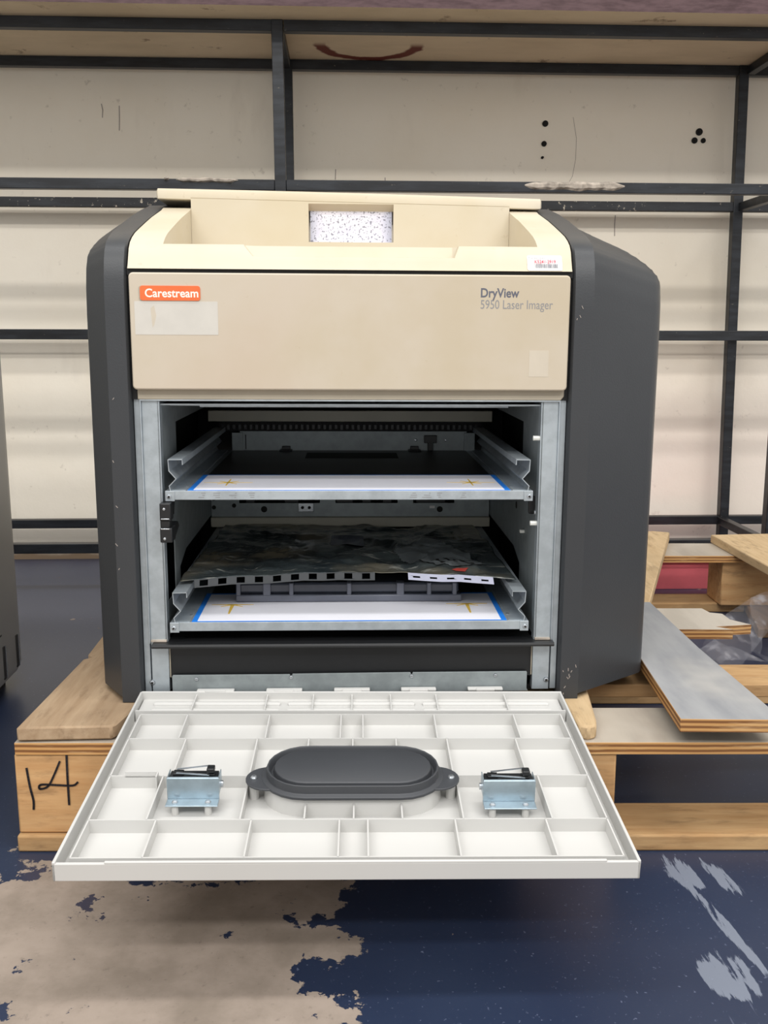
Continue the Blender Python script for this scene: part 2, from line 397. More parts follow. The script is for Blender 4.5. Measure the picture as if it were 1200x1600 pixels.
# local coordinates: x along the front, y into the depth
def plb(name, mat, x0, x1, y0, y1, z0, z1, bevel=.002): return G().box(x0, x1, y0, y1, z0, z1).build(name, mat, pal, bevel)
ppoly('top_board', 'wood_y', [(-.449, 1.254), (-.321, 1.256), (-.316, 1.262), (-.302, 1.325), (-.29, 2.46), (-.424, 2.46), (-.432, 1.672), (-.431, 1.56), (-.420, 1.552), (-.422, 1.545), (-.433, 1.535)], .1625, .1825, .0025)
ppoly('top_board', 'wood_pale', [(.3225, 1.238), (.335, 1.232), (.347, 1.238), (.352, 1.26), (.372, 1.40), (.385, 2.44), (.26, 2.46), (.26, 1.352), (.3225, 1.352)], .1605, .1812, .003)
ppoly('top_board', 'wood_pale', [(.985, 1.75), (1.16, 1.75), (1.19, 2.51), (.988, 2.497)], .1605, .1825)
ppoly('top_board', 'wood_pale', [(.49, 1.79), (.592, 1.79), (.885, 2.525), (.845, 2.545), (.785, 2.53)], .1606, .184)
plb('plywood_slat', 'ply_tan', .004, 1.40, .0, .125, .1425, .1604, .0008)
plb('slat', 'wood_x', .0, 1.40, .222, .318, .1385, .1604)
G().prism([pl(*p) for p in [(-.42, 1.79), (.742, 1.735), (.715, 1.755), (.79, 1.765), (.762, 1.80), (.762, 1.84), (.74, 1.85), (.735, 1.88), (-.42, 1.92)]], 2, .139, .158).build('broken_slat', 'ply_pale', pal)
plb('plywood_slat', 'ply_tan', .0, 1.455, 1.135, 1.285, .1425, .1604, .0008)
for bx in (.0, .70, 1.385):
    for by in (.003, .54, 1.15):
        blk = plb('block', 'wood_block', bx+.001, bx+.132, by, by+.105, .025, .1424, .003)
        if bx == 0 and by < .1: front_block = blk
plb('bottom_board', 'wood_x', .0, 1.52, -.004, .092, .0, .0245, .003)
plb('bottom_board', 'wood_x', .0, 1.52, .54, .64, .0, .0245, .003)
plb('bottom_board', 'wood_x', .0, 1.46, 1.175, 1.27, .0, .0245, .003)
ppoly('runner_board', 'wood_dark', [(.985, 2.16), (1.12, 2.16), (1.20, 2.43), (1.06, 2.43)], .0, .024)
def smooth(P, k=6):
    P = [Vector(p) for p in P]; r = []
    for i in range(len(P)-1):
        a = P[max(i-1, 0)]; b = P[i]; c = P[i+1]; d = P[min(i+2, len(P)-1)]
        for j in range(k):
            t = j/k; r.append(.5*((2*b)+(c-a)*t+(2*a-5*b+4*c-d)*t*t+(3*b-a-3*c+d)*t**3))
    return r+[P[-1]]
# marker number on the left block
def bm_(px, pz): return (px, .002, pz)
G().ribbon(smooth([bm_(.018, .122), bm_(.021, .095), bm_(.0245, .075), bm_(.024, .062)]), .0030, (0, -1, 0)).build('handwritten_digit', 'marker_ink', front_block)
G().ribbon(smooth([bm_(.064, .132), bm_(.055, .112), bm_(.046, .096), bm_(.035, .092), bm_(.034, .0965), bm_(.040, .0985), bm_(.060, .0975), bm_(.080, .097), bm_(.087, .1015)]), .0028, (0, -1, 0)).build('handwritten_digit', 'marker_ink', front_block)
G().ribbon(smooth([bm_(.074, .141), bm_(.0735, .11), bm_(.0735, .09), bm_(.0735, .069)]), .0030, (0, -1, 0)).build('handwritten_digit', 'marker_ink', front_block)

# ---------------------------------------------------------------- loose plank, clear film, red crate, second machine
pk = empty('plywood_plank', (.515, 1.5, .1825), 'loose grey-faced plywood plank lying on the pallet right of the printer', 'plank')
def pq(x, y): return (x-.515, y-1.5)
G().prism([pq(.452, 1.205), pq(.590, 1.197), pq(.586, 1.50), pq(.592, 1.778), pq(.49, 1.778), pq(.476, 1.48)], 2, .0004, .0194).build('board', 'ply_blue', pk, .0006, seg=1)
g = G()
def strip(pts_a, pts_b):
    n = len(pts_a); g.add(pts_a+pts_b, [(i, i+1, n+i+1, n+i) for i in range(n-1)])
def fine(pts, k=4):
    r = []
    for a, b in zip(pts, pts[1:]):
        for i in range(k): r.append(tuple(a[j]+(b[j]-a[j])*i/k+.004*noise.noise((a[0]*40+i*3.1, a[1]*40, j*5.+len(pts))) for j in range(3)))
    return r+[pts[-1]]
strip(fine([(.70, 1.80, .06), (.735, 1.86, .09), (.82, 1.97, .115), (.93, 2.09, .12), (1.08, 2.2, .13)]), fine([(.715, 1.74, .03), (.80, 1.83, .045), (.88, 1.93, .06), (.96, 2.02, .085), (1.12, 2.12, .12)]))
strip(fine([(.93, 2.09, .12), (.90, 2.02, .075), (.885, 1.97, .035), (.93, 1.96, .004)]), fine([(1.08, 2.17, .12), (.945, 2.04, .07), (.905, 1.965, .03), (.95, 1.95, .003)]))
strip(fine([(.62, 1.60, .162), (.66, 1.62, .175), (.70, 1.60, .164)]), fine([(.60, 1.55, .163), (.665, 1.545, .164), (.72, 1.54, .162)]))
o = g.build('clear_film', 'clear_film', None, 0, True)
for v in o.data.vertices: v.co -= Vector((.9, 2.0, 0))
o.location = (.9, 2.0, 0)
tag(o, 'crumpled strip of clear plastic film draped beside the broken pallet slat', 'plastic film')
rc = empty('red_tray', (1.08, 2.745, 0), 'low red plastic tray on the floor behind the leaning pallet boards', 'tray')
G().box(-.25, .10, -.13, -.125, 0, .085).box(-.25, .10, .125, .13, 0, .03).box(-.25, -.245, -.125, .125, 0, .03).box(.095, .10, -.125, .125, 0, .03).box(-.245, .095, -.125, .125, 0, .006).build('tray_body', 'red_panel', rc, .001)
G().box(-.255, .105, -.14, -.13, .078, .086).build('rim', 'red_panel', rc, .002)

mc = empty('grey_machine', (-.99, 1.53, 0), 'grey machine cabinet with slotted vents at the left edge', 'machine')
G().loft([[(x*sx, y*sy, z) for x, y in ((-.32, -.42), (.30, -.42), (.318, -.41), (.325, -.39), (.325, .375), (.322, .395), (.31, .412), (.29, .42), (-.32, .42))] for z, sx, sy in ((.035, .985, .985), (.05, 1, 1), (1.0, 1, 1), (1.02, .985, .985))]).build('cabinet', 'machine_grey', mc, 0, True)
box('plinth', 'machine_dark', mc, -.29, .29, -.39, .385, .0, .04)
for y in (.292, .366):
    G().box(.3235, .3262, y-.006, y+.006, .045, .112).build('vent_slot', 'machine_dark', mc, .001)
    G().box(.3235, .3268, y+.006, y+.0085, .045, .112).build('slot_rim', 'steel_bright', mc)
G().box(.3235, .3258, -.40, .285, .135, .138).build('seam', 'machine_dark', mc)

# ---------------------------------------------------------------- laser film printer
PR = empty('film_printer', (.0101, 1.3372, .1825), 'dark grey and cream laser film printer with its front door folded open, on the pallet', 'printer', (0, .0031, -.0057))
PROF = [(0, .0), (0, .3), (.0005, .56), (.003, .600), (.0085, .626), (.0165, .642), (.026, .651), (.040, .6585), (.060, .6665), (.085, .674), (.13, .687), (.18, .701), (.26, .721), (.34, .738), (.45, .752), (.52, .757)]
YB = .62
def body_section(x, dy, prof, cap=None, z0=.0, yb=YB):
    s = []
    for y, z in prof:
        z = max(z, z0)
        s.append((x, y+dy, z if cap is None else min(z, cap-.12*max(0, .0))))
    s.append((x, yb, s[-1][2])); s.append((x, yb, z0)); return s
pillars = {}
for sg in (-1, 1):
    pillars[sg] = G().loft([body_section(sg*.3045, .004, PROF), body_section(sg*.307, 0, PROF), body_section(sg*.3335, 0, PROF)]).build('pillar_cover', 'dark_cover', PR, 0, True)
    # bulging side cover
    if sg > 0: wd, sh, caps, low = .122, .090, [(0, .690), (.29, .672), (.57, .659), (.79, .640), (.93, .624), (1, .612)], .025
    else: wd, sh, caps, low = .0405, .060, [(0, .700), (.35, .688), (.65, .672), (.85, .655), (.95, .645), (1, .630)], .008
    fineP = []
    for (a, b), (c, d) in zip(PROF, PROF[1:]):
        for i in range(4): fineP.append((a+(c-a)*i/4, b+(d-b)*i/4))
    fineP.append(PROF[-1]); secs = []
    for k in range(13):
        t = k/12 if k < 12 else 1; t = [0, .08, .16, .24, .32, .42, .52, .62, .72, .82, .9, .96, 1][k]
        cap = next(c0+(c1-c0)*(t-t0)/(t1-t0) for (t0, c0), (t1, c1) in zip(caps, caps[1:]) if t0 <= t <= t1)
        q = []
        dy = sh*t+(.006 if k == 12 else 0)
        for y, z in fineP:
            z = max(z, .008+.0*t); zz = z-low*t if z > .3 else z
            d = cap-zz      # soft minimum
            zz = zz if d > .012 else (cap-.004 if d < -.012 else zz-(.012-d)**2/(4*.012)*.66)
            q.append((sg*(.3335+wd*t+(.001 if k == 12 else 0)), y+dy, min(zz, cap-.003)))
        q.append((q[-1][0], YB+.02, q[-1][2])); q.append((q[-1][0], YB+.02, .008)); secs.append(q)
    G().loft(secs).build('side_cover', 'dark_cover', PR, 0, True)
random.seed(11)
for sg, x0, x1, z0, z1, n in ((1, .309, .330, .006, .05, 9), (1, .306, .318, .545, .565, 3), (-1, -.331, -.328, .1, .5, 5)):
    for i in range(n):
        x = random.uniform(x0, x1); z = random.uniform(z0, z1); a = random.uniform(.9, 2.3); ln = random.uniform(.002, .005)
        G().ribbon([(x, -.00005, z), (x+ln*math.cos(a), -.00005, z+ln*math.sin(a))], .0009, (0, -1, 0), .0002).build('scratch', 'scuff', pillars[sg])
# top cover: two cheeks, front band with finger notch, recessed fascia
tc = G()
for sg in (-1, 1):
    ch = [(.0042, .6145), (.0075, .620)]+[(y+.002, z) for y, z in PROF if .62 < z < .73 and y < .27]+[(.282, .7275), (.282, .6145)]
    tc.prism([(y, z) for y, z in ch], 0, sg*.2565, sg*.3018)
secs = []
for x, h in ((-.2565, .649), (-.1475, .649), (-.1345, .6325), (.141, .6325), (.1475, .649), (.2565, .649)):
    fr = ((.0042, .6145), (.0075, .620), (.0105, .626), (.0185, .642), (.0245, .6482), (.029, .649)) if h > .64 else ((.0042, .6145), (.0065, .6185), (.0085, .622), (.0105, .626), (.0135, .6318), (.018, .6325))
    secs.append([(x, y, z) for y, z in fr+((.044, h), (.050, .649), (.282, .649), (.282, .6145))])
tc.loft(secs)
top = tc.build('top_cover', 'cream_top', PR, 0, True)
lid = G()
L0, L1 = .7400, .7567; R0, R1 = .7296, .7463
def lsec(x, a, b, e=0): return [(x, .2735+e, a), (x, .2725+e, a+.001), (x, .2725+e, b-.004), (x, .2737+e, b-.0012), (x, .277+e, b), (x, .57, b+.006), (x, .57, a)]
def LB(x): t = (x+.3105)/.617; return L0+(R0-L0)*t, L1+(R1-L1)*t+.0012*(1-(2*t-1)**2)
for xa, xb, up_ in ((-.3085, -.2562, 0), (-.2562, .2562, 1), (.2562, .3065, 0)):
    secs = []
    for k in range(7):
        x = xa+(xb-xa)*k/6; a, b = LB(x); secs.append(lsec(x, a+.0022*up_, b))
    if xa < -.3: a, b = LB(xa); secs.insert(0, lsec(xa-.002, a+.002, b-.003, .002))
    if xb > .3: a, b = LB(xb); secs.append(lsec(xb+.002, a+.002, b-.003, .002))
    lid.loft(secs)
dx0, dx1, dz0, dz1 = -.0685, .0685, .6755, .7350
for a, b, c, d in ((-.2562, dx0, .64, .7), (dx1, .2562, .64, .7), (dx0, dx1, .64, dz0), (dx0, dx1, dz1, .7)):
    top2 = [dz0, dz0] if (c, a) == (.64, dx0) else [LB(q)[0]+.0024 for q in (a, b)]
    lid.loft([[(a, .2725, c), (a, .2725, top2[0]), (a, .30, top2[0]), (a, .30, c)], [(b, .2725, c), (b, .2725, top2[1]), (b, .30, top2[1]), (b, .30, c)]])
lidp = lid.build('lid', 'cream_top', PR, 0, True)
G().loft([[(x, .2725, dz1), (x, .288, dz1-.0095), (x, .292, dz1-.0095), (x, .292, dz1)] for x in (dx0, dx1)]).build('display_hood', 'cream', lidp)
scr = G().box(-.0665, .0665, -.0005, .0005, -.0265, .0265).build('display_screen', 'screen', lidp, .0004); scr.location = (0, .2885, .703)
box('display_gap', 'black_void', lidp, -.0665, .0665, .2875, .29, .7292, .7318)
# asset sticker on the band
st = G()
def rrect(x0, x1, z0, z1, r, n=5):
    P = []
    for cx, cz, a0 in ((x1-r, z1-r, 0), (x0+r, z1-r, 90), (x0+r, z0+r, 180), (x1-r, z0+r, 270)):
        for i in range(n+1):
            a = math.radians(a0+90*i/n); P.append((cx+r*math.cos(a), cz+r*math.sin(a)))
    return P
P = rrect(.2405, .2885, .6155, .6365, .0025)
def yb(z): return .0047+(z-.6155)*.515
def drape(o, d):
    for v in o.data.vertices: v.co.y = yb(v.co.z)-d-(.0001 if v.co.y < 0 else 0)
    return o
G().loft([[(x, yb(z), z) for x, z in P], [(x, yb(z)-.0007, z) for x, z in P]]).build('sticker', 'sticker_white', top)
drape(text('sticker_lettering', 'Carestream', 'lightgrey_print', top, .2425, .2655, .6322, .0024, 0), .0020)
drape(text('sticker_number', 'K5241-2919', 'red_print', top, .2505, .2795, .6258, .0044, 0, .012), .0020)
g = G(); random.seed(4); x = .2505
while x < .281:
    wbar = random.choice((.0004, .0006, .0009)); g.add([(x, yb(.6192)-.0014, .6192), (x+wbar, yb(.6192)-.0014, .6192), (x+wbar, yb(.6248)-.0014, .6248), (x, yb(.6248)-.0014, .6248)], [(0, 1, 2, 3)]); x += wbar+random.choice((.0005, .0007))
g.build('sticker_barcode', 'grey_print', top)
# rear and bottom of the body, black liner
box('chassis', 'black_void', PR, -.304, .304, .575, .60, .006, .70)
box('chassis', 'black_void', PR, -.304, .304, .012, .57, .4385, .613)
box('base_pan', 'black_void', PR, -.304, .304, .03, .57, .004, .012)
for sg in (-1, 1): box('liner', 'black_void', PR, *sorted((sg*.3035, sg*.302)), .03, .57, .012, .4385)
# front panel with badge and lettering
P = rrect(-.3002, .2996, .4525, .6092, .006)
fp = G().loft([[(x, .012, z) for x, z in P], [(x, 0, z) for x, z in P]]).build('front_panel', 'cream', PR, .002)
box('panel_gap', 'black_void', PR, -.3035, .3035, .008, .011, .606, .617)
P = rrect(-.2852, -.2045, .5722, .5917, .0035)
G().loft([[(x, 0, z) for x, z in P], [(x, -.0012, z) for x, z in P]]).build('badge', 'orange', fp)
P = rrect(-.2868, -.2800, .5722, .5915, .003)
G().loft([[(x, 0, z) for x, z in P], [(x, -.0007, z) for x, z in P]]).build('badge_backing', 'shade_beige', fp)
text('badge_lettering', 'Carestream', 'white_print', fp, -.2785, -.2070, .5768, .0108, -.0011, .018)
text('lettering', 'DryView', 'grey_print', fp, .1763, .2290, .5795, .0118, .0, .022)
text('lettering', '5950 Laser Imager', 'lightgrey_print', fp, .1763, .2757, .5640, .0118, .0, .0)
P = rrect(-.2935, -.1815, .5268, .5712, .001); g = G().loft([[(x, 0, z) for x, z in P], [(x, -.00025, z) for x, z in P]]).build('label_ghost', 'residue', fp)
P = rrect(.2455, .2725, .472, .508, .001); g = G().loft([[(x, 0, z) for x, z in P], [(x, -.0002, z) for x, z in P]]).build('label_ghost', 'residue_pale', fp)
g = G().prism([(-.272, .562), (-.267, .566), (-.2645, .552), (-.2675, .540), (-.270, .536)], 1, -.0003, -.00005).build('residue_mark', 'residue_pale', fp)
# opening frame
G().prism([(-.2965, .4385), (.294, .4385), (.2985, .444), (.2985, .455), (-.2965, .455)], 1, .0105, .03).build('header_strip', 'shade_beige', PR, .001)
for sg in (-1, 1):
    p = G()
    p.box(*sorted((sg*.2675, sg*.2925)), .014, .030, .010, .4365).box(*sorted((sg*.2925, sg*.2945)), .0105, .03, .085, .4365).box(*sorted((sg*.2675, sg*.269)), .0125, .018, .09, .4365)
    p.box(*sorted((sg*.2945, sg*.3035)), .016, .03, .010, .4385)
    fpst = p.build('frame_post', 'zinc', PR, .0006)
    G().dome((sg*.2905-.002, .014, .025), 1, .0042, .0028, 12, -1).build('screw', 'steel_bright', fpst)
    G().cyl((sg*.2905-.002, .0108, .025), 1, .0018, .0006, 8).build('screw_socket', 'hole_dark', fpst)
    G().box(*sorted((sg*.269, sg*.2915)), .0095, .0142, .088, .0905).build('glue_smear', 'tape_foam', fpst)
    G().box(*sorted((sg*.2655, sg*.2668)), .016, .03, .032, .078).build('edge_seal', 'shade_beige', fpst)
box('top_rim', 'zinc', PR, -.2945, .2945, .0105, .02, .4362, .4385, bevel=.0005)
G().loft([[(x, -.002, .0815), (x, -.0035, .084), (x, -.002, .0875), (x, .035, .0875), (x, .035, .0815)] for x in (-.2885, .2955)]).build('lip_bar', 'black_plastic', PR, .0006)
box('lower_fascia', 'black_plastic', PR, -.2665, .2660, .0185, .03, .030, .0815)
g = G(); P = [(-.2634, .008), (-.2634, .0345), (-.262, .0365), (-.0915, .0365), (-.0905, .0335), (-.0885, .0335), (-.0875, .0372), (.0862, .0382), (.087, .0352), (.089, .0352), (.0898, .0382), (.2585, .0385), (.2595, .037), (.2595, .012), (.262, .008)]
hp = g.prism(P, 1, .012, .0145).build('hinge_plate', 'zinc_dull', PR, .0005)
for x, z in ((-.228, .0304), (-.0895, .0322), (.0879, .0327), (.2124, .0327)):
    G().dome((x, .012, z), 1, .0033, .002, 12, -1).build('screw', 'steel_bright', hp)
for x0, x1 in ((-.2265, -.1723), (-.1255, -.0731), (-.0263, .0262), (.0722, .1238), (.1707, .2224)):
    G().box(x0, x1, .001, .010, .0125, .0165).box(x0+.012, x1-.012, -.001, .003, .0128, .0170).build('hinge', 'white_plastic', PR, .001)
# inner walls with their openings (sheet strips)
for sg in (-1, 1):
    g = G(); X = sorted((sg*.2695, sg*.271))
    yo = .145 if sg < 0 else .158
    if sg < 0:
        g.box(*X, .014, .032, .09, .4365).box(*X, .105, yo, .09, .4365).box(*X, .032, .105, .09, .14).box(*X, .032, .105, .235, .4365)
    else: g.box(*X, .014, yo, .09, .4365)
    g.box(*X, yo, .52, .396, .4365).box(*X, yo, .52, .185, .302).box(*X, yo, .52, .09, .125)
    g.add([(sg*.2697, yo, .185), (sg*.2697, yo+.06, .185), (sg*.2697, yo, .168)], [(0, 1, 2)])
    iw = g.build('inner_wall', 'zinc_dull', PR)
    if sg > 0:
        for y, z in ((.0145, .3846), (.0165, .2609)):
            G().tube([(.2695, y+.003, z), (.262, y+.003, z), (.258, y+.003, z)], .0035).build('guide_pin', 'clip_white', iw)
        G().box(.262, .2695, .118, .126, .2255, .2305).build('guide_pin', 'clip_white', iw, .001)
        G().box(.2625, .2695, .052, .062, .268, .292).box(.2600, .2695, .045, .050, .272, .296).build('tray_stop', 'black_plastic', iw, .001)
        G().dome((.2695, .038, .2735), 0, .0042, .003, 10, -1).build('screw', 'steel_bright', iw)
        G().cyl((.2690, .20, .275), 0, .006, .0012).cyl((.2690, .20, .256), 0, .006, .0012).build('wall_hole', 'hole_dark', iw)
    else:
        g = G().box(-.2695, -.2540, -.004, .018, .2690, .2945).box(-.2695, -.2560, -.002, .016, .2585, .2700).box(-.2695, -.2525, -.006, .022, .2385, .2595)
        g.prism([(.022, .2595), (.05, .2595), (.06, .2505), (.022, .2385)], 0, -.2695, -.2535)
        lt = g.build('door_latch', 'black_plastic', PR, .0016)
        for z in (.2865, .2445): G().dome((-.2630, -.0045 if z > .26 else -.0065, z), 1, .0022, .0016, 10, -1).build('screw', 'steel_bright', lt)
        G().box(-.2680, -.2560, -.0065, .0, .2575, .2592).box(-.2680, -.256, -.0048, .0, .2715, .273).build('latch_bar', 'steel_bright', lt, .0005)
        G().prism([(.075, .302), (.105, .302), (.095, .275), (.088, .262)], 0, -.2695, -.266).build('tray_catch', 'black_plastic', PR, .0005)
# ceiling plate and rear beams
cp = G().box(-.268, .268, .02, .10, .4300, .4320).box(-.268, .268, .0985, .1005, .4235, .4320).box(-.225, .235, .1005, .1035, .4215, .4245).build('ceiling_plate', 'zinc', PR)
for x in (-.19, -.135, .105, .165): G().dome((x, .098, .4285), 1, .003, .0015, 10, -1).build('screw', 'steel_bright', cp)
for z0, z1 in ((.3667, .3872), (.1640, .1825)):
    G().prism([(.478, z0), (.478, z1), (.50, z1), (.50, z0)], 0, -.2685, .268).build('rear_beam', 'beam_beige', PR, .001)
box('brush_strip', 'black_void', PR, -.25, .25, .490, .515, .3480, .3665)
g = G(); random.seed(7)
for i in range(46): g.box(-.245+i*.0107, -.240+i*.0107, .486, .4905, .3505+.002*random.random(), .3600)
g.build('brush_bristles', 'black_plastic', PR)
mp = G().box(-.2685, .268, .4905, .4925, .1825, .2085).box(-.2685, -.215, .4905, .4925, .2085, .235).box(.2, .268, .4905, .4925, .2085, .235)
for x in (-.06, .09): mp.box(x, x+.03, .4905, .4925, .2085, .235)
mp = mp.build('rear_plate', 'zinc_dull', PR)
for x, z, r in ((-.2635, .2175, .004), (-.2635, .2005, .004), (-.225, .2040, .004), (-.1675, .1967, .006), (.1718, .1965, .0058)):
    G().cyl((x, .489, z), 1, r, .0015, 14).build('plate_hole', 'hole_dark', mp)
g = G().box(-.102, -.072, .4865, .4905, .192, .2095).build('bracket_tab', 'steel_bright', mp, .001)
for x in (-.0935, -.0805): G().cyl((x, .4855, .2005), 1, .003, .001, 12).build('bracket_hole', 'hole_dark', mp)
G().box(.152, .162, .4885, .4906, .1985, .2035).build('label', 'sticker_white', mp)
g = G()
for x, wd in ((-.205, .02), (-.13, .03), (-.03, .035), (.02, .02), (.06, .02), (.125, .06)): G().box(x, x+wd, .50, .53, .205, .228).build('motor_block', 'black_plastic', PR, .002)
box('rear_panel', 'black_void', PR, -.27, .27, .54, .55, .09, .43)
box('floor_pan', 'black_void', PR, -.268, .268, .03, .54, .082, .0845)
box('inner_shelf', 'black_plastic', PR, -.25, .10, .05, .45, .0915, .0950, bevel=.001)
# film trays
def tray(zt, zb, zrail_off, upper):
    t = G().box(-.2632, .2588, .010, .0125, zb, zt).box(-.2632, .2588, .0125, .50, zt-.0025, zt-.0005).box(-.2632, -.250, .0085, .0105, zb-.0018, zt).box(.2460, .2588, .0085, .0105, zb-.0018, zt).build('film_tray', 'zinc', PR, .0005)
    d = G().box(-.225, .220, .168, .494, zt-.0005, zt+.0002).build('tray_floor', 'tray_dark', t)
    C = [(-.2562, .0), (-.2578, .0075), (-.2480, .0175), (-.2575, .0285), (-.2583, .0450), (-.2380, .0455), (-.2372, .0375)]
    for sg in (-1, 1):
        th = .0013; off = 0 if sg < 0 else .0042
        out = [(x if sg < 0 else -x-off, z+zt-.0005) for x, z in C]
        inn = []
        for i, (x, z) in enumerate(out):
            a = Vector(out[max(i-1, 0)]); b = Vector(out[min(i+1, len(out)-1)]); dd = (b-a).normalized(); nn = Vector((-dd.y, dd.x))*th*(1 if sg < 0 else -1)
            inn.append((x-nn.x, z-nn.y) if False else (x+nn.x*-1, z+nn.y*-1))
        secs = [[(x, y, z) for x, z in out+inn[::-1]] for y in (.0095, .505)]
        r = G().loft(secs).box(*sorted((out[0][0], out[0][0]+(.0215 if sg < 0 else -.0215))), .0135, .50, zt-.0005, zt+.0006).build('rail', 'zinc', t)
    for x in (-.2578, .2535): 
        G().dome((x, .0085, (zt+zb)/2-.0015), 1, .0035, .002, 12, -1).build('screw', 'steel_bright', t)
        G().cyl((x, .0058, (zt+zb)/2-.0015), 1, .0016, .0006, 8).build('screw_socket', 'hole_dark', t)
    for x in (-.238, .2335): G().cyl((x, .045, zt+.0003), 2, .0028, .0006, 10).build('rivet', 'steel_bright', t)
    G().box(-.2325, .2272, .0135, .1675, zt-.0004, zt+.0003).build('sheet_border', 'paper_blue', t)
    G().box(-.2245, .2192, .0155, .1600, zt+.0003, zt+.0006).build('sheet', 'paper_white', t)
    for cx in (-.1835, .1785):
        g = G()
        if upper: arms = ((0, .036, .0035), (90, .036, .0035), (180, .036, .0035), (270, .03, .0035), (45, .02, .0035), (135, .02, .0035), (225, .02, .0035), (315, .02, .0035)); cy = .083
        else: arms = ((0, .032, .0045), (180, .032, .0045), (270, .05, .006), (215, .02, .004), (325, .02, .004)); cy = .100
        for a, ln, wd in arms:
            a = math.radians(a); c, s_ = math.cos(a), math.sin(a)
            g.quadbox([(cx-s_*wd/2, cy+c*wd/2), (cx+s_*wd/2, cy-c*wd/2), (cx+c*ln+s_*wd*.2, cy+s_*ln-c*wd*.2), (cx+c*ln-s_*wd*.2, cy+s_*ln+c*wd*.2)], zt+.0006, zt+.0009)
        g.build('sheet_mark', 'paper_yellow', t)
    return t
tu = tray(.3102, .2972, 0, True); tl = tray(.1172, .1040, 0, False)
g = G().box(-.2115, .222, .498, .502, .3095, .3465)
for x in (-.2160, .2270): g.box(x-.010, x+.010, .492, .5, .3095, .344)
g.build('rear_stop', 'zinc_dull', tu)
box('stop_slot', 'black_void', tu, -.2015, -.2000, .4965, .4982, .312, .340)
box('tray_slot', 'black_void', tu, -.0825, .0850, .372, .455, .3102, .3107)
for x in (-.1235, .1215): G().box(x-.012, x+.012, .472, .495, .3104, .3130).box(x-.008, x+.008, .49, .497, .3104, .3190).build('tray_clip', 'black_plastic', tu, .001)
G().box(.140, .164, .488, .4975, .325, .3395).box(.147, .157, .488, .4975, .3104, .326).build('tray_sensor', 'black_plastic', tu, .0008)
for x, r in ((.124, .003), (.182, .0025)): G().dome((x, .4978, .330), 1, r, .0015, 10, -1).build('screw', 'steel_bright', tu)
g = G()
random.seed(3)
for sx in (.08, .10, .115, .15, -.22, -.20, -.175, -.15):
    for q in range(3): g.box(sx+random.uniform(0, .01), sx+random.uniform(.011, .014), .0096, .0101, .3005+.003*q, .3013+.003*q)
g.build('smudge', 'lightgrey_print', tu)

# ---------------------------------------------------------------- fold-down door (u across, v towards the viewer, w up)
dr = G()
W, LD, H = .3080, .4175, .0225
dr.box(-W, W, -LD+.004, 0, -H, -.0205)
for sg in (-1, 1): dr.box(*sorted((sg*W, sg*(W-.0035))), -LD, .0, -H, -.0005 if sg > 0 else 0)
dr.box(-W, W, -LD, -LD+.004, -H, -.002).box(-.254, .272, -LD, -LD+.0035, -.003, 0)
dr.box(-W, W, -.0035, 0, -H, 0)
door = dr.build('door', 'white_plastic', PR, .0009)
door.location = (0, 0, .0144); door.rotation_euler = (.0655, .0045, -.0115)
def rib(u0, u1, v0, v1, w0=-.0206, w1=-.004): return G().box(u0, u1, -v1, -v0, w0, w1).build('rib', 'white_plastic', door)
t2 = .0009
rows = (.0672, .1383, .2345, .3315, .4035)
for v in rows: rib(-.2942, .2942, v-t2, v+t2)
rib(-.3028, .3028, .0565, .0590, -.0206, -.003)
for sg in (-1, 1): rib(*sorted((sg*.2925, sg*.2943)), rows[0], rows[-1])
cols = ((.0035, .0565, (-.226, -.123, -.056, 0, .056, .1226, .223)), (rows[0], rows[1], (-.228, -.114, -.0145, .0157, .115, .2265)),
        (rows[1], rows[2], (-.218, -.124, -.056, .0023, .0594, .127, .2185)), (rows[2], rows[3], (-.229, -.124, -.0515, .0046, .06, .1295, .231)),
        (rows[3], rows[4], (-.218, -.111, -.0115, .0206, .1195, .223)))
for v0, v1, us in cols:
    for u in us: rib(u-t2, u+t2, v0, v1)
rib(-.275, -.236, rows[2]-t2, rows[2]+t2, -.006, .0015); rib(-.236, -.2345, rows[2], rows[2]+.012, -.0206, .0012)
g = G().box(-.3025, .3025, -.0565, -.0035, -.0206, -.0118).build('groove_floor', 'white_plastic', door)
for v in (.0215, .0425):
    for u0, u1 in ((-.283, -.1045), (-.0905, .0893), (.1035, .284)):
        G().tube([(u0, -v, -.0118), (u0+.002, -v, -.0112), (u1-.002, -v, -.0112), (u1, -v, -.0118)], .0042, 10).build('ridge', 'white_plastic', door, 0, True)
# recess handle
def stadium(cx, cy, hl, r, n=12):
    P = []
    for s_, a0 in ((1, -90), (-1, 90)):
        for i in range(n+1):
            a = math.radians(a0+180*i/n); P.append((cx+s_*(hl-r)+r*math.cos(a), cy+r*math.sin(a)))
    return P
HC, HV = .003, -.2500
def lay(levels): return G().loft([[(x, y, w_) for x, y in stadium(HC, HV, hl, r)] for hl, r, w_ in levels])
lay([(.108, .050, -.0206), (.106, .048, .004)]).build('handle_skirt', 'white_plastic', door, 0, True)
hd = G().loft([[(x, y, w_) for x, y in stadium(HC, HV, hl, r)] for hl, r, w_ in ((.110, .0545, .003), (.110, .0545, .0065), (.1045, .0500, .0085), (.1035, .049, .0185), (.1015, .047, .0185), (.0985, .044, .010), (.0960, .0415, .010), (.0945, .040, .0175), (.093, .0385, .0185))])
hd.loft([[(x, y, w_) for x, y in stadium(HC, HV-.008, .1285, .0265)] for w_ in (.0035, .0060)])
hd.build('handle_recess', 'dark_plastic', door, .0006)
for u in (-.1155, .1215):
    G().cyl((u, HV-.008, -.0206), 2, .006, .024, 12).build('boss', 'white_plastic', door)
    G().dome((u, HV-.008, .006), 2, .0042, .0028, 12).build('screw', 'steel_bright', door)
